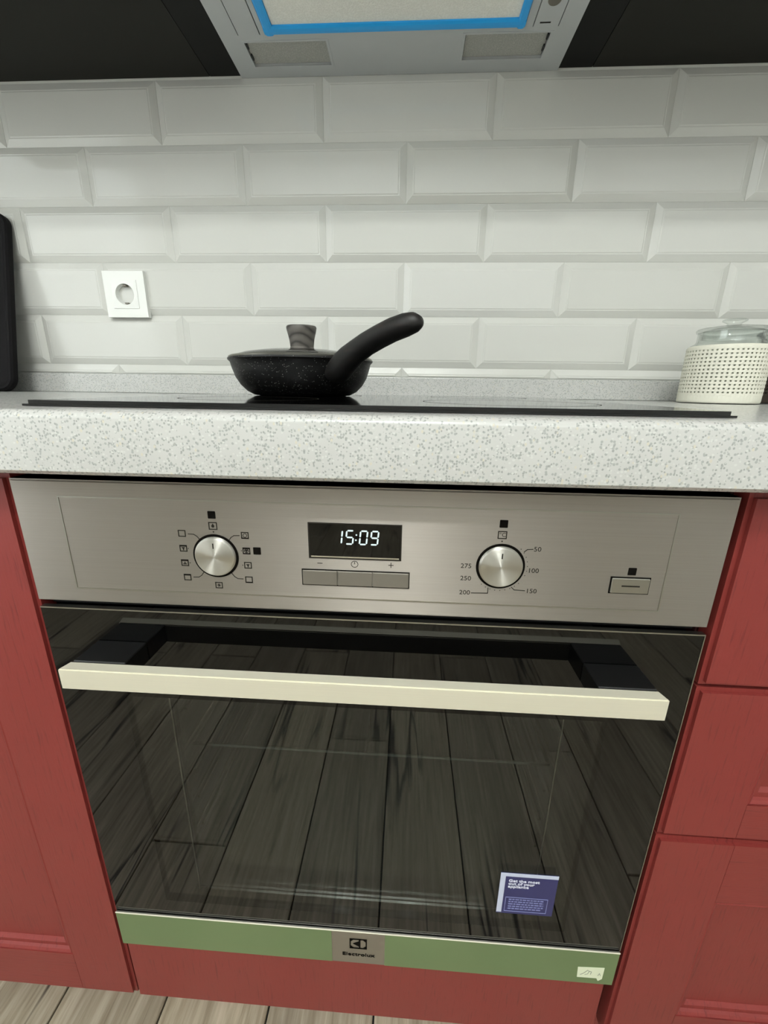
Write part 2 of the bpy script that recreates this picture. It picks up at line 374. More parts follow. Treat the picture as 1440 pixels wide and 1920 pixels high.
for row in range(1, 7):
    odd = row % 2 == 0
    for j in range(-6, 7):
        x0 = TX+(j+(.5 if odd else 0))*TW; x1 = x0+TW
        zc = TZ-(row-.5)*TH if row < 7 and row != 6 else (z6t+z6b)/2
        c0, c1 = max(x0, XL), min(x1, XR)
        if c1-c0 < .02: continue
        if c1-c0 < TW-.001:
            key = (round(c1-c0, 4), row == 6)
            if key not in partial: partial[key] = tile_mesh(c1-c0, (z6t-z6b) if row == 6 else TH, bb=.0004 if row == 6 else .0135)
            me = partial[key]
        else: me = last if row == 6 else full
        o = bpy.data.objects.new('wall_tile', me); C.objects.link(o); o.parent = wall_back
        o.location = Vector(((c0+c1)/2, WALL-.0005, zc+ZO))-worg

# ------------------------------------------------------------------ worktop and splash strip
CT, CB = .0588, .0107
pr_ = [(-.030+.0, CB+.003), (-.027, CB), (WALL-.001, CB), (WALL-.001, CT), (-.0215, CT)]
for i in range(1, 6):
    t = math.radians(90+15*i); pr_.append((-.0220+.008*math.cos(t), CT-.008+.008*math.sin(t)))
bm = prism(pr_, XL+.003, XR-.003, axis='x')
tag(obj('worktop', bm, 'stone', smooth=True), 'white speckled stone-effect worktop with rounded front edge, over the oven', 'worktop')
bm = B((XL+.003, XR-.003, .582, WALL-.001, CT+.0002, .0984), bev=.0015, seg=2)
tag(obj('backsplash_strip', bm, 'stone'), 'low speckled upstand strip along the wall behind the hob', 'upstand')

# ------------------------------------------------------------------ oven
oven = thing('built_in_oven', 'built-in stainless steel oven with black glass door and bar handle', 'oven', (0, .25, -.5896))
obj('body', B((-.282, .282, .032, .54, -.585, -.575), (-.282, .282, .032, .54, -.012, -.004), (-.282, -.272, .032, .54, -.575, -.012), (.272, .282, .032, .54, -.575, -.012), (-.272, .272, .53, .54, -.575, -.012)), 'black_gap', oven)
HB = -.1142
bm = prism([(0, -.0003), (.0015, .0012)][:0] or [(-.2975, HB), (.2975, HB), (.2975, 0), (-.2975, 0)], 0, .030)
es = [e for e in bm.edges if all(abs(v.co.y) < 1e-6 for v in e.verts)]
bmesh.ops.bevel(bm, geom=es, offset=.0016, segments=3, affect='EDGES')
panel = obj('control_panel', bm, 'steel', oven, smooth=False)
obj('raised_outline', ring_rect(-.2568, .2540, -.1005, -.0140, .0011, -.0004, .0006), 'steel_plain', panel)
# clock display
obj('display_bezel', ring_rect(-.0425, .0362, -.0625, -.0305, .0012, -.0005, .0008), 'print', panel)
disp = obj('display', B((-.0413, .0350, -.0006, .0008, -.0612, -.0315)), 'black_glass', panel, label='black clock display')
obj('display_trim', B((-.0405, .0342, -.0009, -.0004, -.0612, -.0600)), 'chrome', panel)
def seg_digit(bm, x, z, ch, w_=.0058, h=.0118, t=.0013, sh=.10, y=-.0008):
    S = {'a': (0, h, w_, h), 'b': (w_, h/2, w_, h), 'c': (w_, 0, w_, h/2), 'd': (0, 0, w_, 0), 'e': (0, 0, 0, h/2), 'f': (0, h/2, 0, h), 'g': (0, h/2, w_, h/2)}
    D = {'1': 'bc', '5': 'afgcd', '0': 'abcdef', '9': 'abcdfg'}
    for s in D[ch]:
        x0, z0, x1, z1 = S[s]; m = .0003
        if z0 == z1: q = [(x0+m, z0), (x0+m+t/2, z0+t/2), (x1-m-t/2, z0+t/2), (x1-m, z0), (x1-m-t/2, z0-t/2), (x0+m+t/2, z0-t/2)]
        else: q = [(x0, z0+m), (x0-t/2, z0+m+t/2), (x0-t/2, z1-m-t/2), (x0, z1-m), (x0+t/2, z1-m-t/2), (x0+t/2, z0+m+t/2)]
        prism([(x+a+b*sh, z+b) for a, b in q], y, y+.0003, bm)
    return bm
bm = bmesh.new(); zb = -.0485
for xx, ch in ((-.0203, '1'), (-.0108, '5'), (.0008, '0'), (.0100, '9')): seg_digit(bm, xx, zb, ch)
for dz in (.0036, .0082): prism([(-.0025+dz*.1+a, zb+dz+b) for a, b in ((-.0006, -.0006), (.0006, -.0006), (.0006, .0006), (-.0006, .0006))], -.0008, -.0005, bm)
obj('clock_digits', bm, 'digits', panel, label='glowing clock digits reading 15:09')
# three buttons in a slot
obj('button_slot', ring_rect(-.0493, .0437, -.0880, -.0728, .0008, -.0004, .0008), 'print_black', panel)
for i, (a, b) in enumerate(((-.0484, -.0184), (-.0180, .0120), (.0124, .0429))):
    obj('button', B((a, b, -.0016, .001, -.0871, -.0737), bev=.0005), 'button', panel)
bm = B((-.0355, -.0310, -.0001, .0002, -.0675, -.0669)); obj('minus_sign', bm, 'print', panel)
bm = B((.0254, .0298, -.0001, .0002, -.0671, -.0665), (.0273, .0279, -.0001, .0002, -.0692, -.0644)); obj('plus_sign', bm, 'print', panel)
bm = lathe([(.0026, -.0002), (.0031, -.0002), (.0031, .0002), (.0026, .0002)], (-.0034, 0, -.0670), 24, 'y', closed=True)
B((-.0037, -.0031, -.0002, .0002, -.0670, -.0648), bm=bm); obj('clock_symbol', bm, 'print', panel)
# knobs
def knob(cx, cz, r):
    at = (cx, 0, cz)
    obj_at('knob_recess', lathe([(r-.0014, .001), (r+.0014, .001), (r+.0014, -.0003), (r-.0014, -.0003)], at, 48, 'y', closed=True), 'print_black', oven, at)
    kn = obj_at('knob', lathe([(0, -.0040), (r-.0026, -.0034), (r-.0016, -.0030), (r-.0008, -.0018), (r-.0008, .004), (0, .004)], at, 64, 'y'), 'steel_knob', oven, at, smooth=True)
    obj_at('pointer', B((cx-.0005, cx+.0005, -.0037, -.0033, cz+.0058, cz+.0128)), 'print', oven, at).parent = kn
    for c_ in kn.children: c_.location = (0, 0, 0)
knob(-.1240, -.0640, .0186); knob(.1190, -.0642, .0188)
# printed symbols round the function knob
def icon(cx, cz, kind, s=.0033):
    bm = bmesh.new(); t = .0008
    if kind == 'solid': prism(rrect(cx-s, cx+s, cz-s, cz+s, .0005, 2), -.0002, .0002, bm)
    elif kind == 'solid_house':
        prism(rrect(cx-s, cx+s, cz-s, cz+s, .0005, 2), -.0002, .0002, bm)
    else:
        ring_rect(cx-s, cx+s, cz-s*.92, cz+s*.92, t, -.0002, .0002, bm)
        y = (-.0002, .0002)
        if 'top' in kind: B((cx-s, cx+s, *y, cz+s*.5, cz+s*.9), bm=bm)
        if 'low' in kind: B((cx-s, cx+s, *y, cz-s*.9, cz-s*.62), bm=bm)
        if 'fan' in kind:
            prism([(cx, cz-.0008), (cx-.0017, cz+.0009), (cx+.0017, cz+.0009)], *y, bm); B((cx-.0004, cx+.0004, *y, cz-.0018, cz+.001), bm=bm)
        if 'plate' in kind: B((cx-.0016, cx+.0016, *y, cz-.0014, cz-.0007), (cx-.0004, cx+.0004, *y, cz-.0008, cz+.0009), bm=bm)
        if 'ring' in kind: lathe([(.0014, -.0002), (.0019, -.0002), (.0019, .0002), (.0014, .0002)], (cx, 0, cz), 12, 'y', bm, True)
        if 'drop' in kind: prism([(cx, cz+.0022), (cx-.0014, cz), (cx-.0008, cz-.0014), (cx+.0008, cz-.0014), (cx+.0014, cz)], *y, bm)
        if 'snow' in kind:
            for a in (0, 60, 120):
                dx, dz = math.cos(math.radians(a))*.0016, math.sin(math.radians(a))*.0016; nx, nz = -dz*.15, dx*.15
                prism([(cx-dx+nx, cz-dz+nz), (cx+dx+nx, cz+dz+nz), (cx+dx-nx, cz+dz-nz), (cx-dx-nx, cz-dz-nz)], *y, bm)
    return obj('symbol', bm, 'print_black' if kind.startswith('solid') else 'print', panel)
for cx, cz, kd in ((-.1240, -.0268, 'solid'), (-.1239, -.0366, 'drop'), (-.0969, -.0442, 'ring low'), (-.0967, -.0583, 'top low ring fan'), (-.0874, -.0580, 'solid_house'), (-.0964, -.0717, 'fan'), (-.0966, -.0854, 'plain low'),
                   (-.1241, -.0918, 'snow'), (-.1518, -.0852, 'top'), (-.1525, -.0714, 'top plate'), (-.1522, -.0579, 'top fan'), (-.1518, -.0442, 'plain'), (.1184, -.0268, 'solid'), (.1181, -.0364, 'blank'), (.2262, -.0646, 'solid')):
    icon(cx, cz, kd, .0037 if kd in ('drop', 'blank') else .0033)
text('degree_sign', '°C', .0036, .1183, -.0364, 0, 'print', panel, 'CENTER')
for cx, cz in ((-.1239, -.0420), (.1183, -.0420)):
    bm = prism([(cx-.0008, cz+.0006), (cx+.0008, cz+.0006), (cx, cz-.0008)], -.0002, .0002); obj('arrow', bm, 'print', panel)
def pline(pts, wd=.0006):
    bm = bmesh.new()
    for (x0, z0), (x1, z1) in zip(pts, pts[1:]):
        d = Vector((x1-x0, z1-z0)).normalized()*wd/2; n_ = Vector((-d.y, d.x))
        prism([(x0-d.x+n_.x, z0-d.y+n_.y), (x1+d.x+n_.x, z1+d.y+n_.y), (x1+d.x-n_.x, z1+d.y-n_.y), (x0-d.x-n_.x, z0-d.y-n_.y)], -.0002, .0002, bm)
    return obj('leader_line', bm, 'print', panel)
for s, cx in ((-1, -.1240), (1, -.1240)):
    for t in (1, -1):
        pline([(cx+s*.0125, -.0647+t*.0150), (cx+s*.0148, -.0647+t*.0182), (cx+s*.0175, -.0647+t*.0200), (cx+s*.0222, -.0647+t*.0202)])
for (a, b) in ((-.1479, -.0579), (-.1479, -.0714), (-.1010, -.0583), (-.1010, -.0717)):
    obj('tick', B((a-.0004, a+.0004, -.0002, .0002, b-.0003, b+.0003)), 'print', panel)
for tx, tz, s in ((.1477, -.0480, '50'), (.1464, -.0672, '100'), (.1468, -.0860, '150'), (.0911, -.0896, '200'), (.0911, -.0763, '250'), (.0907, -.0650, '275')):
    text('number', s, .0042, tx, tz, 0, 'print', panel, 'CENTER', sx=1.08)
pline([(.1372, -.0505), (.1395, -.0484), (.1440, -.0480)]); pline([(.1300, -.0830), (.1325, -.0853), (.1412, -.0857)]); pline([(.1105, -.0845), (.1105, -.0893), (.0968, -.0897)])
for a in list(range(-20, 50, 11))+list(range(-130, -35, 11)):
    t = math.radians(a); r = .0222; cx, cz = .1190+r*math.cos(t), -.0642+r*math.sin(t)
    obj('tick', B((cx-.0003, cx+.0003, -.0002, .0002, cz-.0003, cz+.0003)), 'print', panel)
# right hand push button
obj('push_button_frame', ring_rect(.2100, .2422, -.0848, -.0696, .0008, -.0004, .0008), 'print_black', panel)
obj('push_button', B((.2108, .2414, -.0018, .001, -.0840, -.0704), bev=.0006), 'steel_plain', panel)
obj('button_mark', B((.2190, .2335, -.0021, -.0017, -.0777, -.0766)), 'print', panel)
# dark gap and door
obj('vent_gap', B((-.294, .294, .012, .030, -.1222, HB+.001)), 'black_gap', oven)
DT, DS, DB = -.1217, -.5325, -.5896; HX = .2965
door = obj('door', ring_rect(-HX, HX, DB, DT, (HX-.231, HX-.231, .0812, .0948), .0, .0052), 'black_glass', oven, label='black glass oven door')
obj('glass_edge', B((-HX, HX, -.0004, .0050, DT, DT+.0012), (HX, HX+.0008, -.0004, .0050, DS, DT+.0012)), 'steel_plain', door)
obj('window_pane', B((-.231, .231, .0, .004, DB+.0812, DT-.0948)), 'window_glass', door)
obj('inner_frame', ring_rect(-.262, .262, -.560, -.150, (.061, .061, .040, .045), .0215, .0235), 'black_glass', door)
obj('inner_pane', B((-.201, .201, .0218, .0248, -.520, -.195)), 'window_glass', door)
for a, b in ((-.290, -.262), (.262, .290)): obj('door_side', B((a, b, .0054, .030, -.575, -.125)), 'black_plastic', door)
for a, b in ((-.2018, -.2008), (.2008, .2018)): obj('inner_edge_strip', B((a, b, .0203, .0214, -.52, -.195)), 'steel_plain', door)
obj('lower_glass_holder', B((-.190, .150, .0185, .0210, -.5165, -.5145), (-.196, .196, .0250, .0290, -.541, -.537)), 'chrome', door)
# bottom strip with protective film
st = obj('trim_strip', B((-HX, HX, -.0022, -.0001, DB, DS), bev=.0006), 'steel_trim', door, label='stainless trim strip along the door bottom')
obj('protective_film', B((-HX+.0004, -.0337, -.0026, -.0021, DB+.0006, DS-.0014)), 'film', door, label='green protective film, left piece')
obj('protective_film', B((.0293, HX-.0004, -.0026, -.0021, DB+.0006, DS-.0014)), 'film', door, label='green protective film, right piece')
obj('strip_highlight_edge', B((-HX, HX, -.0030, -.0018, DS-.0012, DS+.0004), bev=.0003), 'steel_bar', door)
# emblem and maker's name
lx, lz, s = -.0021, -.5540, .0103
bm = bmesh.new(); hh = .0086
ring_rect(lx-s, lx+s, lz-hh, lz+hh, .0014, -.0026, -.0021, bm)
for sx in (-1, 1):
    for sz in (-1, 1):
        prism([(lx+sx*(s-.001), lz+sz*(hh-.001)), (lx+sx*(s-.005), lz+sz*(hh-.001)), (lx+sx*(s-.001), lz+sz*(hh-.005))], -.0026, -.0021, bm)
B((lx+.0008, lx+.0026, -.0026, -.0021, lz-hh, lz+hh), bm=bm)
prism([(lx+.001, lz+.0045), (lx-.0062, lz), (lx+.001, lz-.0045)], -.0026, -.0021, bm)
obj('emblem', bm, 'print_black', door, label='dark square emblem')
text('maker_name', 'Electrolux', .0056, lx, -.5735, -.0024, 'print_black', door, 'CENTER', sx=1.22, bold=.0001)
# small torn paper sticker
bm = prism([(.2534, -.5612), (.2832, -.5594), (.2832, -.5790), (.2790, -.5832), (.2768, -.5785), (.2546, -.5788)], -.0029, -.0025)
ts = obj('paper_sticker', bm, 'tape', door, label='small torn pale paper sticker')
bm = bmesh.new()
for q in ([(.2575, -.574), (.2605, -.5715), (.2635, -.5675), (.265, -.565), (.267, -.5675), (.2655, -.572), (.2625, -.5735)], [(.2775, -.5735), (.279, -.5695), (.2805, -.5735)], [(.2665, -.5665), (.2695, -.5675), (.269, -.5725)]):
    for (x0, z0), (x1, z1) in zip(q, q[1:]):
        d = Vector((x1-x0, z1-z0)).normalized()*.0003; prism([(x0-d.y, z0+d.x), (x1-d.y, z1+d.x), (x1+d.y, z1-d.x), (x0+d.y, z0-d.x)], -.0031, -.0029, bm)
obj('scribble', bm, 'ink', door)
# navy sticker on the glass
sk = obj('glass_sticker', B((.1530, .2142, -.0006, -.0001, -.4838, -.4208)), 'navy', door, label='navy blue square sticker with white border')
obj('sticker_border', B((.1530, .2142, -.0009, -.0006, -.4255, -.4208), (.1530, .1585, -.0009, -.0006, -.4818, -.4255)), 'sticker_white', door)
text('sticker_text', 'Get the most\nout of your\nappliance', .0039, .1622, -.4367, -.0007, 'print_white', door, sx=1.12, bold=.0001)
obj('sticker_box', ring_rect(.1612, .2072, -.4800, -.4575, .0006, -.0009, -.0006), 'line_white', door)
bm = bmesh.new()
for i in range(5):
    x = .1650
    while x < .2030-(.003 if i == 4 else 0):
        l_ = random.uniform(.002, .005); B((x, min(x+l_, .2030), -.0009, -.0006, -.4617-i*.0036, -.4603-i*.0036), bm=bm); x += l_+.0009
obj('sticker_small_print', bm, 'line_white', door)
# handle
hz1, hz0 = -.1550, -.1750
bm = bmesh.new()
fr = [(-.2515, -.0420), (.2510, -.0420), (.2495, -.0400), (.2490, -.0310), (-.2505, -.0310), (-.2510, -.0400)]
fr = [(-.2525, -.0420), (.2510, -.0420), (.2478, -.0310), (-.2490, -.0310)]
prism(fr, hz0, hz1, bm, axis='z')
bmesh.ops.bevel(bm, geom=list(bm.edges), offset=.0009, segments=2, affect='EDGES')
hd = obj('handle', bm, 'steel_bar', oven, label='brushed steel bar handle')
for s in (-1, 1):
    a, b = sorted((s*.247, s*.200))
    obj('handle_bracket', B((a, b, -.0312, .0002, -.1738, -.1540), bev=.0008), 'black_plastic', hd)
# cavity, side ladders, shelf, tray
obj('cavity', B((-.238, .238, .40, .405, -.535, -.17), (-.243, -.238, .034, .405, -.535, -.17), (.238, .243, .034, .405, -.535, -.17), (-.243, .243, .034, .405, -.540, -.535), (-.243, .243, .034, .405, -.17, -.165)), 'enamel', oven)
for s in (-1, 1):
    bm = bmesh.new(); x = s*.222
    for y in (.060, .345): tube([(x, y, -.50), (x, y, -.19)], .0025, 6, bm)
    for z in (-.245, -.295, -.345, -.385, -.430, -.475):
        tube([(x, .060, z), (x, .345, z)], .0020, 6, bm); tube([(x-s*.010, .062, z+.008), (x-s*.010, .340, z+.008)], .0020, 6, bm)
    obj('side_rack', bm, 'chrome', oven)
bm = bmesh.new()
tube([(-.210, .062, -.337), (.212, .062, -.337), (.212, .340, -.337), (-.210, .340, -.337), (-.210, .062, -.337)], .0022, 6, bm)
for i in range(1, 14): tube([(-.210+.0301*i, .062, -.337), (-.210+.0301*i, .340, -.337)], .0012, 6, bm)
obj('shelf', bm, 'chrome', oven)

# ------------------------------------------------------------------ red furniture fronts
def front(parent, x0, x1, z0, z1, sl=.0725, sr=.0725, rt=.07, rb=.07, name='door', y=0, label=None):
    """a framed front: stiles and rails as separate pieces, stepped moulding, sunk panel"""
    g = .0004; bl = .0038
    pan = obj(name, B((x0+sl-.004, x1-sr+.004, y+.009, y+.0175, z0+rb-.004, z1-rt+.004)), 'red', parent, label=label)
    def piece(nm, a, b, c, d, mat, ov):
        bm = B((a, b, y, y+.019, c, d))
        def on(e):
            vs_ = [v.co for v in e.verts]
            if not all(abs(v.y-y) < 1e-6 for v in vs_): return False
            return (all(abs(v.x-x0) < 1e-6 for v in vs_) or all(abs(v.x-x1) < 1e-6 for v in vs_) or all(abs(v.z-z0) < 1e-6 for v in vs_) or all(abs(v.z-z1) < 1e-6 for v in vs_))
        o_ = [e for e in bm.edges if on(e)]
        bmesh.ops.bevel(bm, geom=o_, offset=bl, segments=2, affect='EDGES')
        return obj(nm, bm, mat, pan)
    piece('stile', x0, x0+sl, z0, z1, 'red', 0); piece('stile', x1-sr, x1, z0, z1, 'red', 0)
    piece('rail', x0+sl+g, x1-sr-g, z1-rt, z1, 'red_h', 0); piece('rail', x0+sl+g, x1-sr-g, z0, z0+rb, 'red_h', 0)
    # moulding: a sloped bead running round the inside of the frame
    prof = [(0, .0012), (.0022, .0002), (.0048, .0022), (.0062, .0050), (.0115, .0052), (.0150, .0088), (.0150, .012), (0, .012)]
    bm = bmesh.new(); X0, X1, Z0, Z1 = x0+sl, x1-sr, z0+rb, z1-rt; rings = []
    for d, yy in prof: rings.append([bm.verts.new(p) for p in ((X0+d, y+yy, Z0+d), (X1-d, y+yy, Z0+d), (X1-d, y+yy, Z1-d), (X0+d, y+yy, Z1-d))])
    for A, D in zip(rings, rings[1:]+rings[:1]):
        for i in range(4): bm.faces.new((A[i], A[(i+1) % 4], D[(i+1) % 4], D[i]))
    obj('moulding', bm, 'red', pan)
    return pan
def carcass(t, x0, x1):
    obj('carcass', B((x0, x0+.016, .021, .56, -.698, .006), (x1-.016, x1, .021, .56, -.698, .006), (x0+.016, x1-.016, .021, .56, -.698, -.682), (x0+.016, x1-.016, .552, .56, -.682, .006), (x0+.016, x1-.016, .021, .12, -.010, .006)), 'carcass', t)
    obj('plinth', B((x0, x1, .055, .071, -.8095, -.6985)), 'red_h', t)
ZBOT = -.6985
tl = thing('base_cabinet', 'red base cabinet with one framed door, left of the oven', 'cabinet', (-.60, .28, -.8098), 'red base cabinets under the worktop')
carcass(tl, -.8995, -.3015); front(tl, -.8965, -.2985, ZBOT, .0035, rt=.072, rb=.073, label='red framed cabinet door')
tr_ = thing('drawer_cabinet', 'red base cabinet with three stacked drawers, right of the oven', 'cabinet', (.60, .28, -.8098), 'red base cabinets under the worktop')
carcass(tr_, .3035, .9025)
front(tr_, .3045, .9005, -.1728, .0035, rt=.046, rb=.046, sl=.0735, name='drawer_front')
front(tr_, .3045, .9005, -.3535, -.1758, rt=.046, rb=.047, sl=.0735, name='drawer_front')
front(tr_, .3045, .9005, ZBOT, -.3565, rt=.087, rb=.057, sl=.0755, name='drawer_front')
to = thing('oven_housing', 'red housing board closing the space below the oven down to the floor', 'cabinet', (0, .28, -.8098))
obj('lower_panel', B((-.2945, .2905, .0005, .0185, ZBOT, -.5915), bev=.0012), 'red', to)
obj('shelf_board', B((-.300, .300, .034, .56, -.612, -.592)), 'carcass', to)
obj('plinth', B((-.3010, .3030, .055, .071, -.8095, -.6985)), 'red_h', to)
tl2 = thing('base_cabinet', 'red base cabinet with one framed door, against the left wall', 'cabinet', (-1.2, .28, -.8098), 'red base cabinets under the worktop')
carcass(tl2, -1.50, -.902); front(tl2, -1.4995, -.9015, ZBOT, .0035, rt=.072, rb=.073)
tr2 = thing('base_cabinet', 'red base cabinet with one framed door, against the right wall', 'cabinet', (1.2, .28, -.8098), 'red base cabinets under the worktop')
carcass(tr2, .904, 1.502); front(tr2, .9045, 1.5005, ZBOT, .0035, rt=.072, rb=.073)

# ------------------------------------------------------------------ hob
hob = thing('induction_hob', 'flat black glass hob set on the worktop above the oven', 'hob', (.005, .27, CT))
bm = B((-.2805, .287, .012, .520, CT+.0003, CT+.0050))
es = [e for e in bm.edges if all(v.co.z > CT+.004 for v in e.verts)]
bmesh.ops.bevel(bm, geom=es, offset=.0030, segments=2, affect='EDGES')
obj('glass_plate', bm, 'hob_glass', hob)
for cx, cy, r in ((-.14, .155, .075), (.145, .145, .09), (-.13, .375, .09), (.15, .385, .075)):
    obj('zone_mark', lathe([(r, .00505), (r+.0012, .00505), (r+.0012, .0051), (r, .0051)], (cx, cy, CT), 48, closed=True), 'print', hob)

# ------------------------------------------------------------------ frying pan with lid
PX, PY, PZ = -.1245, .335, CT+.0053
pan = thing('frying_pan', 'black speckled frying pan with grey handle standing on the hob', 'frying pan', (PX, PY, PZ))
prof = [(0, 0), (.066, 0), (.072, .0008), (.082, .006), (.091, .015), (.0975, .026), (.1015, .038), (.1035, .046), (.1068, .0495), (.1066, .0515), (.1030, .0515), (.1002, .0480), (.0985, .038), (.0945, .026), (.087, .015), (.078, .007), (.070, .0035), (0, .0035)]
obj('pan_body', lathe(prof, (PX, PY, PZ), 96), 'pan', pan, smooth=True)
# handle leaves the rim at front right and rises to a blunt end
hp = [(-.060, .2600, .0945), (-.054, .2490, .0985), (-.047, .238, .1050), (-.038, .226, .112), (-.026, .212, .1195), (-.012, .196, .1265), (.004, .178, .1325), (.019, .160, .1372), (.033, .144, .1400), (.0405, .134, .1408), (.0450, .1290, .1405), (.0470, .1265, .1400)]
rr = [(.0170, .0130), (.0175, .0160), (.0160, .0175), (.0140, .0165), (.0130, .0145), (.0130, .0135), (.0135, .0128), (.0138, .0122), (.0135, .0115), (.0120, .0100), (.0085, .0070), (.0035, .0030)]
obj('handle', tube(hp, rr, 20), 'pan_handle', pan, smooth=True)
lid = thing('pan_lid', 'smoked glass pan lid with grey wood-look knob resting on the frying pan', 'lid', (PX, PY, PZ+.0516))
LZ = PZ+.0516
obj('lid_glass', lathe([(.1020, .0012), (.098, .0040), (.085, .0080), (.060, .0120), (.030, .0140), (0, .0145), ], (PX, PY, LZ), 72), 'lid_glass', lid, smooth=True)
obj('lid_rim', lathe([(.1000, -.0004), (.1050, .0002), (.1055, .0020), (.1035, .0034), (.1000, .0034), (.0990, .0018)], (PX, PY, LZ), 72, closed=True), 'steel_plain', lid, smooth=True)
kb = [(0, .0145), (.0235, .0125), (.0238, .0150), (.0190, .0185), (.0172, .0210), (.0185, .0320), (.0215, .0440), (.0222, .0480), (.0212, .0500), (0, .0508)]
obj('lid_knob', lathe([(a, b-.003) for a, b in kb], (PX+.001, PY, LZ), 48), 'wood_knob', lid, smooth=True)
obj('steam_vent', lathe([(0, .0130), (.0035, .0130), (.0040, .0118), (.0040, .009), (0, .009)], (PX+.052, PY+.030, LZ), 16), 'black_plastic', lid, smooth=True)

# ------------------------------------------------------------------ glass jars
def jar(cx, cy, label, sleeve, inner, dark=False, R=.0575, H=.094):
    z = CT+.0006
    t = thing('storage_jar', label, 'jar', (cx, cy, z), 'glass jars on the worktop')
    c = (cx, cy, z)
    obj('glass_body', lathe([(0, 0), (R-.010, 0), (R-.002, .004), (R, .012), (R, H-.006), (R-.003, H), (R-.0095, H+.004), (R-.0105, H+.008), (R-.0105, H+.020), (R-.0130, H+.020), (R-.0130, H+.008), (R-.0115, H+.003), (R-.0050, H-.004), (R-.003, H-.008), (R-.003, .012), (R-.006, .006), (0, .006)], c, 64), 'clear_glass', t, smooth=True)
    obj('contents', lathe([(0, .0075), (R-.009, .0075), (R-.0045, .013), (R-.0045, H-.014), (R-.010, H-.006), (0, H-.006)], c, 48), inner, t, smooth=True)
    # woven sleeve: open lattice of strands
    n, m = 56, 13; z0, z1 = .012, H-.004; bm = bmesh.new()
    lathe([(R+.0006, .001), (R+.0016, .003), (R+.0016, z0+.002), (R+.0006, z0+.002)], c, 64, 'z', bm, True)
    lathe([(R+.0004, z1-.002), (R+.0018, z1-.002), (R+.0010, z1+.001), (R-.0012, z1+.0026)], c, 64, 'z', bm, True)
    for i in range(n):
        a = 2*math.pi*i/n; d = .0019
        ca, sa = math.cos(a), math.sin(a); tx, ty = -sa, ca; r0, r1 = R+.0003, R+.0014
        P = [(r, s) for r in (r0, r1) for s in (-d, d)]
        lo = [bm.verts.new((cx+ca*r+tx*s, cy+sa*r+ty*s, z+z0)) for r, s in P]; hi = [bm.verts.new((cx+ca*r+tx*s, cy+sa*r+ty*s, z+z1)) for r, s in P]
        for p, q in ((0, 1), (1, 3), (3, 2), (2, 0)): bm.faces.new((lo[p], lo[q], hi[q], hi[p]))
    for j in range(m):
        zz = z0+(z1-z0)*(j+.5)/m
        lathe([(R+.0004, zz-.0019), (R+.0018, zz-.0017), (R+.0018, zz+.0017), (R+.0004, zz+.0019)], c, 56, 'z', bm, True)
    obj('woven_sleeve', bm, sleeve, t)
    L = obj('jar_lid', lathe([(0, H+.0310), (.028, H+.0295), (R-.014, H+.0270), (R-.0085, H+.0262), (R-.0070, H+.0240), (R-.0080, H+.0206), (R-.0150, H+.0204), (R-.0155, H+.010), (R-.0175, H+.010), (R-.0170, H+.0230), (.028, H+.0265), (0, H+.0280)], c, 64), 'clear_glass', t, smooth=True)
    obj('lid_knob', lathe([(0, H+.0300), (.0100, H+.0305), (.0085, H+.0325), (.0115, H+.0350), (.0168, H+.0375), (.0172, H+.0395), (.0150, H+.0408), (.0090, H+.0395), (0, H+.0388)], c, 32), 'clear_glass', L, smooth=True)
    return t
jar(.5775, .462, 'glass jar in a cream woven sleeve, on the worktop right of the hob', 'sleeve', 'sleeve_in')
jar(.7080, .500, 'glass jar in a dark brown woven sleeve, cut by the right edge of the photo', 'sleeve_dark', 'contents_dark')

# ------------------------------------------------------------------ black tray leaning on the tiles
def leaning():
    W_, H_, r = .30, .345, .026; bm = bmesh.new()
    outer = rrect(-W_, 0, 0, H_, r, 8)
    def inset(d): return rrect(-W_+d, -d, d, H_-d, max(r-d, .004), 8)
    layers = [(outer, .0), (outer, .010), (inset(.003), .0135), (inset(.007), .0135), (inset(.010), .0085), (inset(.016), .0060)]
    rings = [[bm.verts.new((x, -yy, z)) for x, z in P] for P, yy in layers]
    n = len(outer)
    for A, D in zip(rings, rings[1:]):
        for i in range(n): bm.faces.new((A[i], A[(i+1) % n], D[(i+1) % n], D[i]))
    bm.faces.new(rings[0][::-1]); bm.faces.new(rings[-1])
    b_y, t_y = .519, .5925
    ang = math.asin((t_y-b_y)/H_)
    for v in bm.verts:
        y, z = v.co.y, v.co.z
        v.co = Vector((v.co.x-.762, b_y+y*math.cos(ang)+z*math.sin(ang), CT+.0040+z*math.cos(ang)-y*-math.sin(ang)*-1))
    lo = min(v.co.z for v in bm.verts); bmesh.ops.translate(bm, verts=bm.verts, vec=(0, 0, CT+.0004-lo))
    hi = max(v.co.y for v in bm.verts)
    bmesh.ops.translate(bm, verts=bm.verts, vec=(0, min(0, .5938-hi), 0))
    return bm
tag(obj('serving_tray', leaning(), 'tray', smooth=False), 'black tray with rounded corners leaning against the tiles at the far left', 'tray')

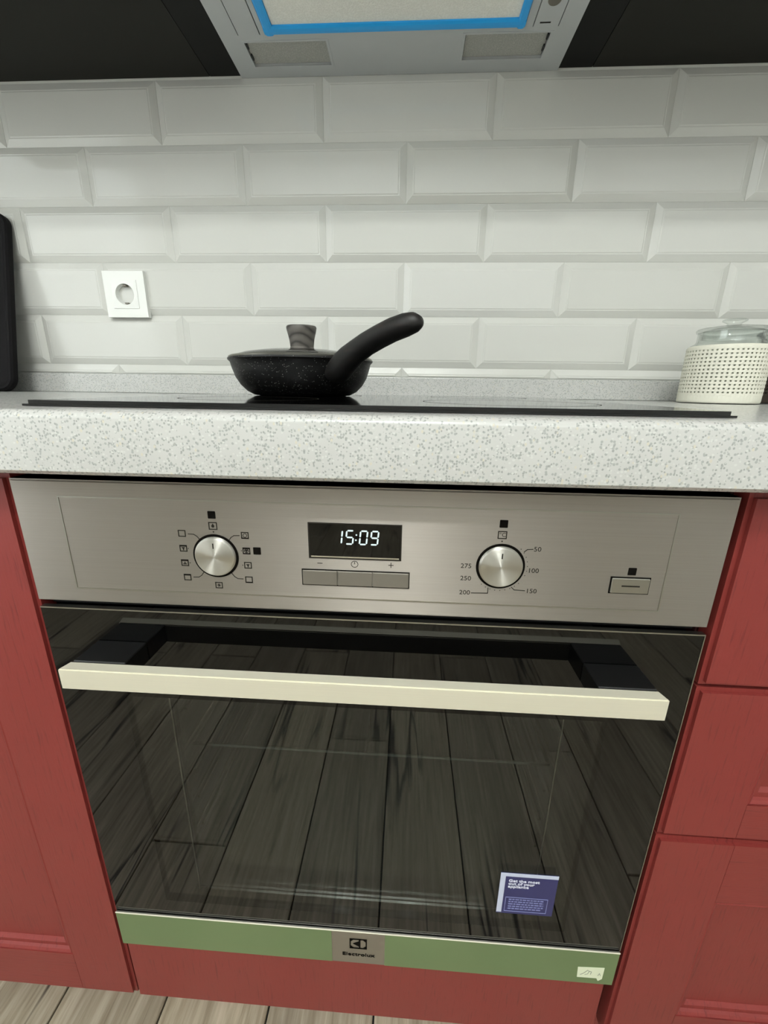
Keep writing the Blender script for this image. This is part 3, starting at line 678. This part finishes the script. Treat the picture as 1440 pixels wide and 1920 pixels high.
# ------------------------------------------------------------------ wall socket
sx, sz, hs = -.5475, .2530, .0430; YF = WALL-.006
ws = thing('wall_socket', 'white square power socket on the tiles left of the frying pan', 'socket', (sx, WALL-.006, sz-hs))
ws_frame = ring_rect(sx-hs, sx+hs, sz-hs, sz+hs, .0165, YF-.0088, YF+.0018)
obj('cover_frame', ws_frame, 'outlet', ws)
bm = bmesh.new(); q = .0264; n = 40; rc = .0195
sqr = []; cir = []
for i in range(n):
    a = 2*math.pi*i/n; ca, sa = math.cos(a), math.sin(a); mxx = max(abs(ca), abs(sa))
    sqr.append((sx+ca/mxx*q, sz+sa/mxx*q)); cir.append((sx+rc*ca, sz+rc*sa))
rings = [[bm.verts.new((x, y, z)) for x, z in P] for P, y in ((sqr, YF-.002), (sqr, YF-.0098), (cir, YF-.0105), (cir, YF-.0098), ([(sx+(a-sx)*.93, sz+(b-sz)*.93) for a, b in cir], YF+.0015))]
for A, D in zip(rings, rings[1:]):
    for i in range(n): bm.faces.new((A[i], A[(i+1) % n], D[(i+1) % n], D[i]))
bm.faces.new(rings[-1]); obj('socket_insert', bm, 'outlet', ws)
obj('screw_hole', lathe([(0, -.0004), (.0030, -.0004), (.0030, .0005), (0, .0005)], (sx, YF+.0013, sz), 16, 'y'), 'hole', ws)
for dx in (-.0095, .0095): obj('pin_hole', lathe([(0, -.0003), (.0024, -.0003), (.0024, .0005), (0, .0005)], (sx+dx, YF+.0013, sz), 16, 'y'), 'ink', ws)
for dz in (-1, 1): obj('earth_clip', B((sx-.0035, sx+.0035, YF-.0085, YF+.0012, sz+dz*.0165-.0014, sz+dz*.0165+.0014)), 'button', ws)

# ------------------------------------------------------------------ cooker hood and upper cabinets
ZH = .6075
hood = thing('cooker_hood', 'silver built-in cooker hood with blue-edged filter above the hob', 'cooker hood', (0, .45, ZH))
YH0 = .285
def plate(rects, z0, z1, bev=0): return B(*[(a, b, c, d, z0, z1) for a, b, c, d in rects], bev=bev)
# underside plate with openings: filter (y<.505) and two lamp wells
lampL, lampR = (-.2440, -.1110, .5200, .5720), (.1105, .2410, .5165, .5690)
rects = [(-.2785, .2785, .5735, .600), (-.2785, .2785, .5060, .5160), (-.2785, lampL[0], .5160, .5735), (lampL[1], lampR[0], .5160, .5735), (lampR[1], .2785, .5160, .5735),
         (lampL[0], lampL[1], .5160, lampL[2]), (lampL[0], lampL[1], lampL[3], .5735), (lampR[0], lampR[1], .5160, lampR[2]), (lampR[0], lampR[1], lampR[3], .5735),
         (-.2785, -.2487, YH0, .5060), (-.2474, -.2137, YH0, .5060), (-.2120, -.2045, YH0, .5060), (.1985, .2100, YH0, .5060), (.2112, .2480, YH0, .5060), (.2492, .2785, YH0, .5060)]
body = obj('underside_plate', plate(rects, ZH, ZH+.004), 'hood_metal', hood)
obj('housing', B((-.2785, .2785, YH0, .600, ZH+.014, ZH+.16), (-.2785, -.2765, YH0, .600, ZH+.004, ZH+.014), (.2765, .2785, YH0, .600, ZH+.004, ZH+.014), (-.2765, .2765, .598, .600, ZH+.004, ZH+.014)), 'hood_gap', hood)
for lp in (lampL, lampR):
    lb = obj('lamp_cover', B((lp[0]+.001, lp[1]-.001, lp[2]+.001, lp[3]-.001, ZH+.0030, ZH+.0060)), 'diffuser', hood)
    bm = B((lp[0]-.004, lp[1]+.004, lp[2]-.003, lp[2], ZH-.0008, ZH+.0005), (lp[0]-.004, lp[1]+.004, lp[3], lp[3]+.004, ZH-.0008, ZH+.0005), (lp[0]-.004, lp[0], lp[2], lp[3], ZH-.0008, ZH+.0005), (lp[1], lp[1]+.004, lp[2], lp[3], ZH-.0008, ZH+.0005))
    obj('lamp_trim', bm, 'hood_metal', lb)
    xs = lp[0]+.001 if lp is lampL else lp[1]-.003
    obj('lamp_clip', B((xs, xs+.002, lp[2]+.006, lp[2]+.016, ZH+.0005, ZH+.0030), (xs, xs+.002, lp[2]+.028, lp[2]+.040, ZH+.0005, ZH+.0030)), 'hood_gap', lb)
fl = obj('grease_filter', B((-.1885, .1885, YH0, .4890, ZH+.0005, ZH+.006)), 'filter', hood, label='pale metal mesh grease filter')
b0 = ZH-.0025
bm = bmesh.new()
prof = [(-.2025, 0), (-.1975, .0030), (-.1885, 0)]
def bead(pa, pb, na, wd, ht=.0035):
    """half-round strip between pa and pb, spreading sideways along na"""
    pa, pb, na = Vector(pa), Vector(pb), Vector(na); rings_ = []
    for p in (pa, pb):
        rings_.append([bm.verts.new(p+na*(wd*t)-Vector((0, 0, ht*h))) for t, h in ((0, -.5), (0, .4), (.2, .9), (.5, 1), (.8, .9), (1, .4), (1, -.5))])
    for i in range(6): bm.faces.new((rings_[0][i], rings_[0][i+1], rings_[1][i+1], rings_[1][i]))
    bm.faces.new(rings_[0]); bm.faces.new(rings_[1][::-1])
bead((-.2035, YH0, ZH), (-.2035, .5040, ZH), (1, 0, 0), .0145); bead((.1975, YH0, ZH), (.1975, .5040, ZH), (-1, 0, 0), .0120); bead((-.2035, .5045, ZH), (.1975, .5045, ZH), (0, -1, 0), .0160)
obj('filter_edging', bm, 'blue', fl, label='blue edging round the filter')
bt = obj('control_button', lathe([(0, -.0010), (.0085, -.0010), (.0095, .0002), (.0095, .002), (0, .002)], (.2290, .4610, ZH), 32), 'button', hood, smooth=True)
obj('printed_mark', B((.2190, .2350, .4975, .5000, ZH-.0002, ZH+.0002)), 'print', hood)
# cabinets overhead
ZU = ZH+.0035
def upper(label, x0, x1, mat):
    t = thing('wall_cabinet', label, 'cabinet', ((x0+x1)/2, .43, ZU), 'wall cabinets beside the cooker hood')
    obj('bottom_board', B((x0, x1, .292, .5995, ZU, ZU+.016)), mat, t)
    obj('side_panel', B((x0, x0+.016, .292, .5995, ZU+.016, ZU+.72)), 'carcass', t); obj('side_panel', B((x1-.016, x1, .292, .5995, ZU+.016, ZU+.72)), 'carcass', t)
    obj('top_board', B((x0+.016, x1-.016, .292, .5995, ZU+.704, ZU+.72)), 'carcass', t)
    front(t, x0+.0015, x1-.0015, ZU-.001, ZU+.72, y=.271)
    return t
upper('dark-bottomed wall cabinet left of the cooker hood', -.937, -.3375, 'dark_board')
upper('dark-bottomed wall cabinet right of the cooker hood', .3375, .937, 'dark_board')
hc = thing('hood_cabinet', 'dark-edged cabinet enclosing the cooker hood between the wall cabinets', 'cabinet', (0, .43, ZU))
for s in (-1, 1):
    a, b = sorted((s*.2792, s*.3365)); obj('side_panel', B((a, b, .292, .5995, ZU, ZU+.72)), 'darker_board', hc)
obj('top_board', B((-.2792, .2792, .292, .5995, ZU+.704, ZU+.72)), 'carcass', hc)
front(hc, -.335, .335, ZU+.03, ZU+.72, y=.271)

# ------------------------------------------------------------------ ceiling lamp behind the viewer (seen only as highlights)
lm = thing('ceiling_lamp', 'ceiling lamp with two glowing round globes, behind the viewer', 'lamp', (-.07, -1.30, 1.94))
obj('ceiling_plate', B((-.17, .03, -1.34, -1.26, 1.915, 1.9398), bev=.004), 'steel_plain', lm)
for gx in (-.25, .10):
    obj('arm', tube([(-.07, -1.3, 1.92), ((gx-.07)/2-.0, -1.3, 1.90), (gx, -1.3, 1.86), (gx, -1.3, 1.80)], .008, 10), 'steel_plain', lm)
    pr2 = [(0, -.041)]+[(.041*math.cos(math.radians(a)), .041*math.sin(math.radians(a))) for a in range(-75, 90, 15)]+[(0, .041)]
    obj('globe', lathe(pr2, (gx, -1.3, 1.765), 32), 'globe', lm, smooth=True)
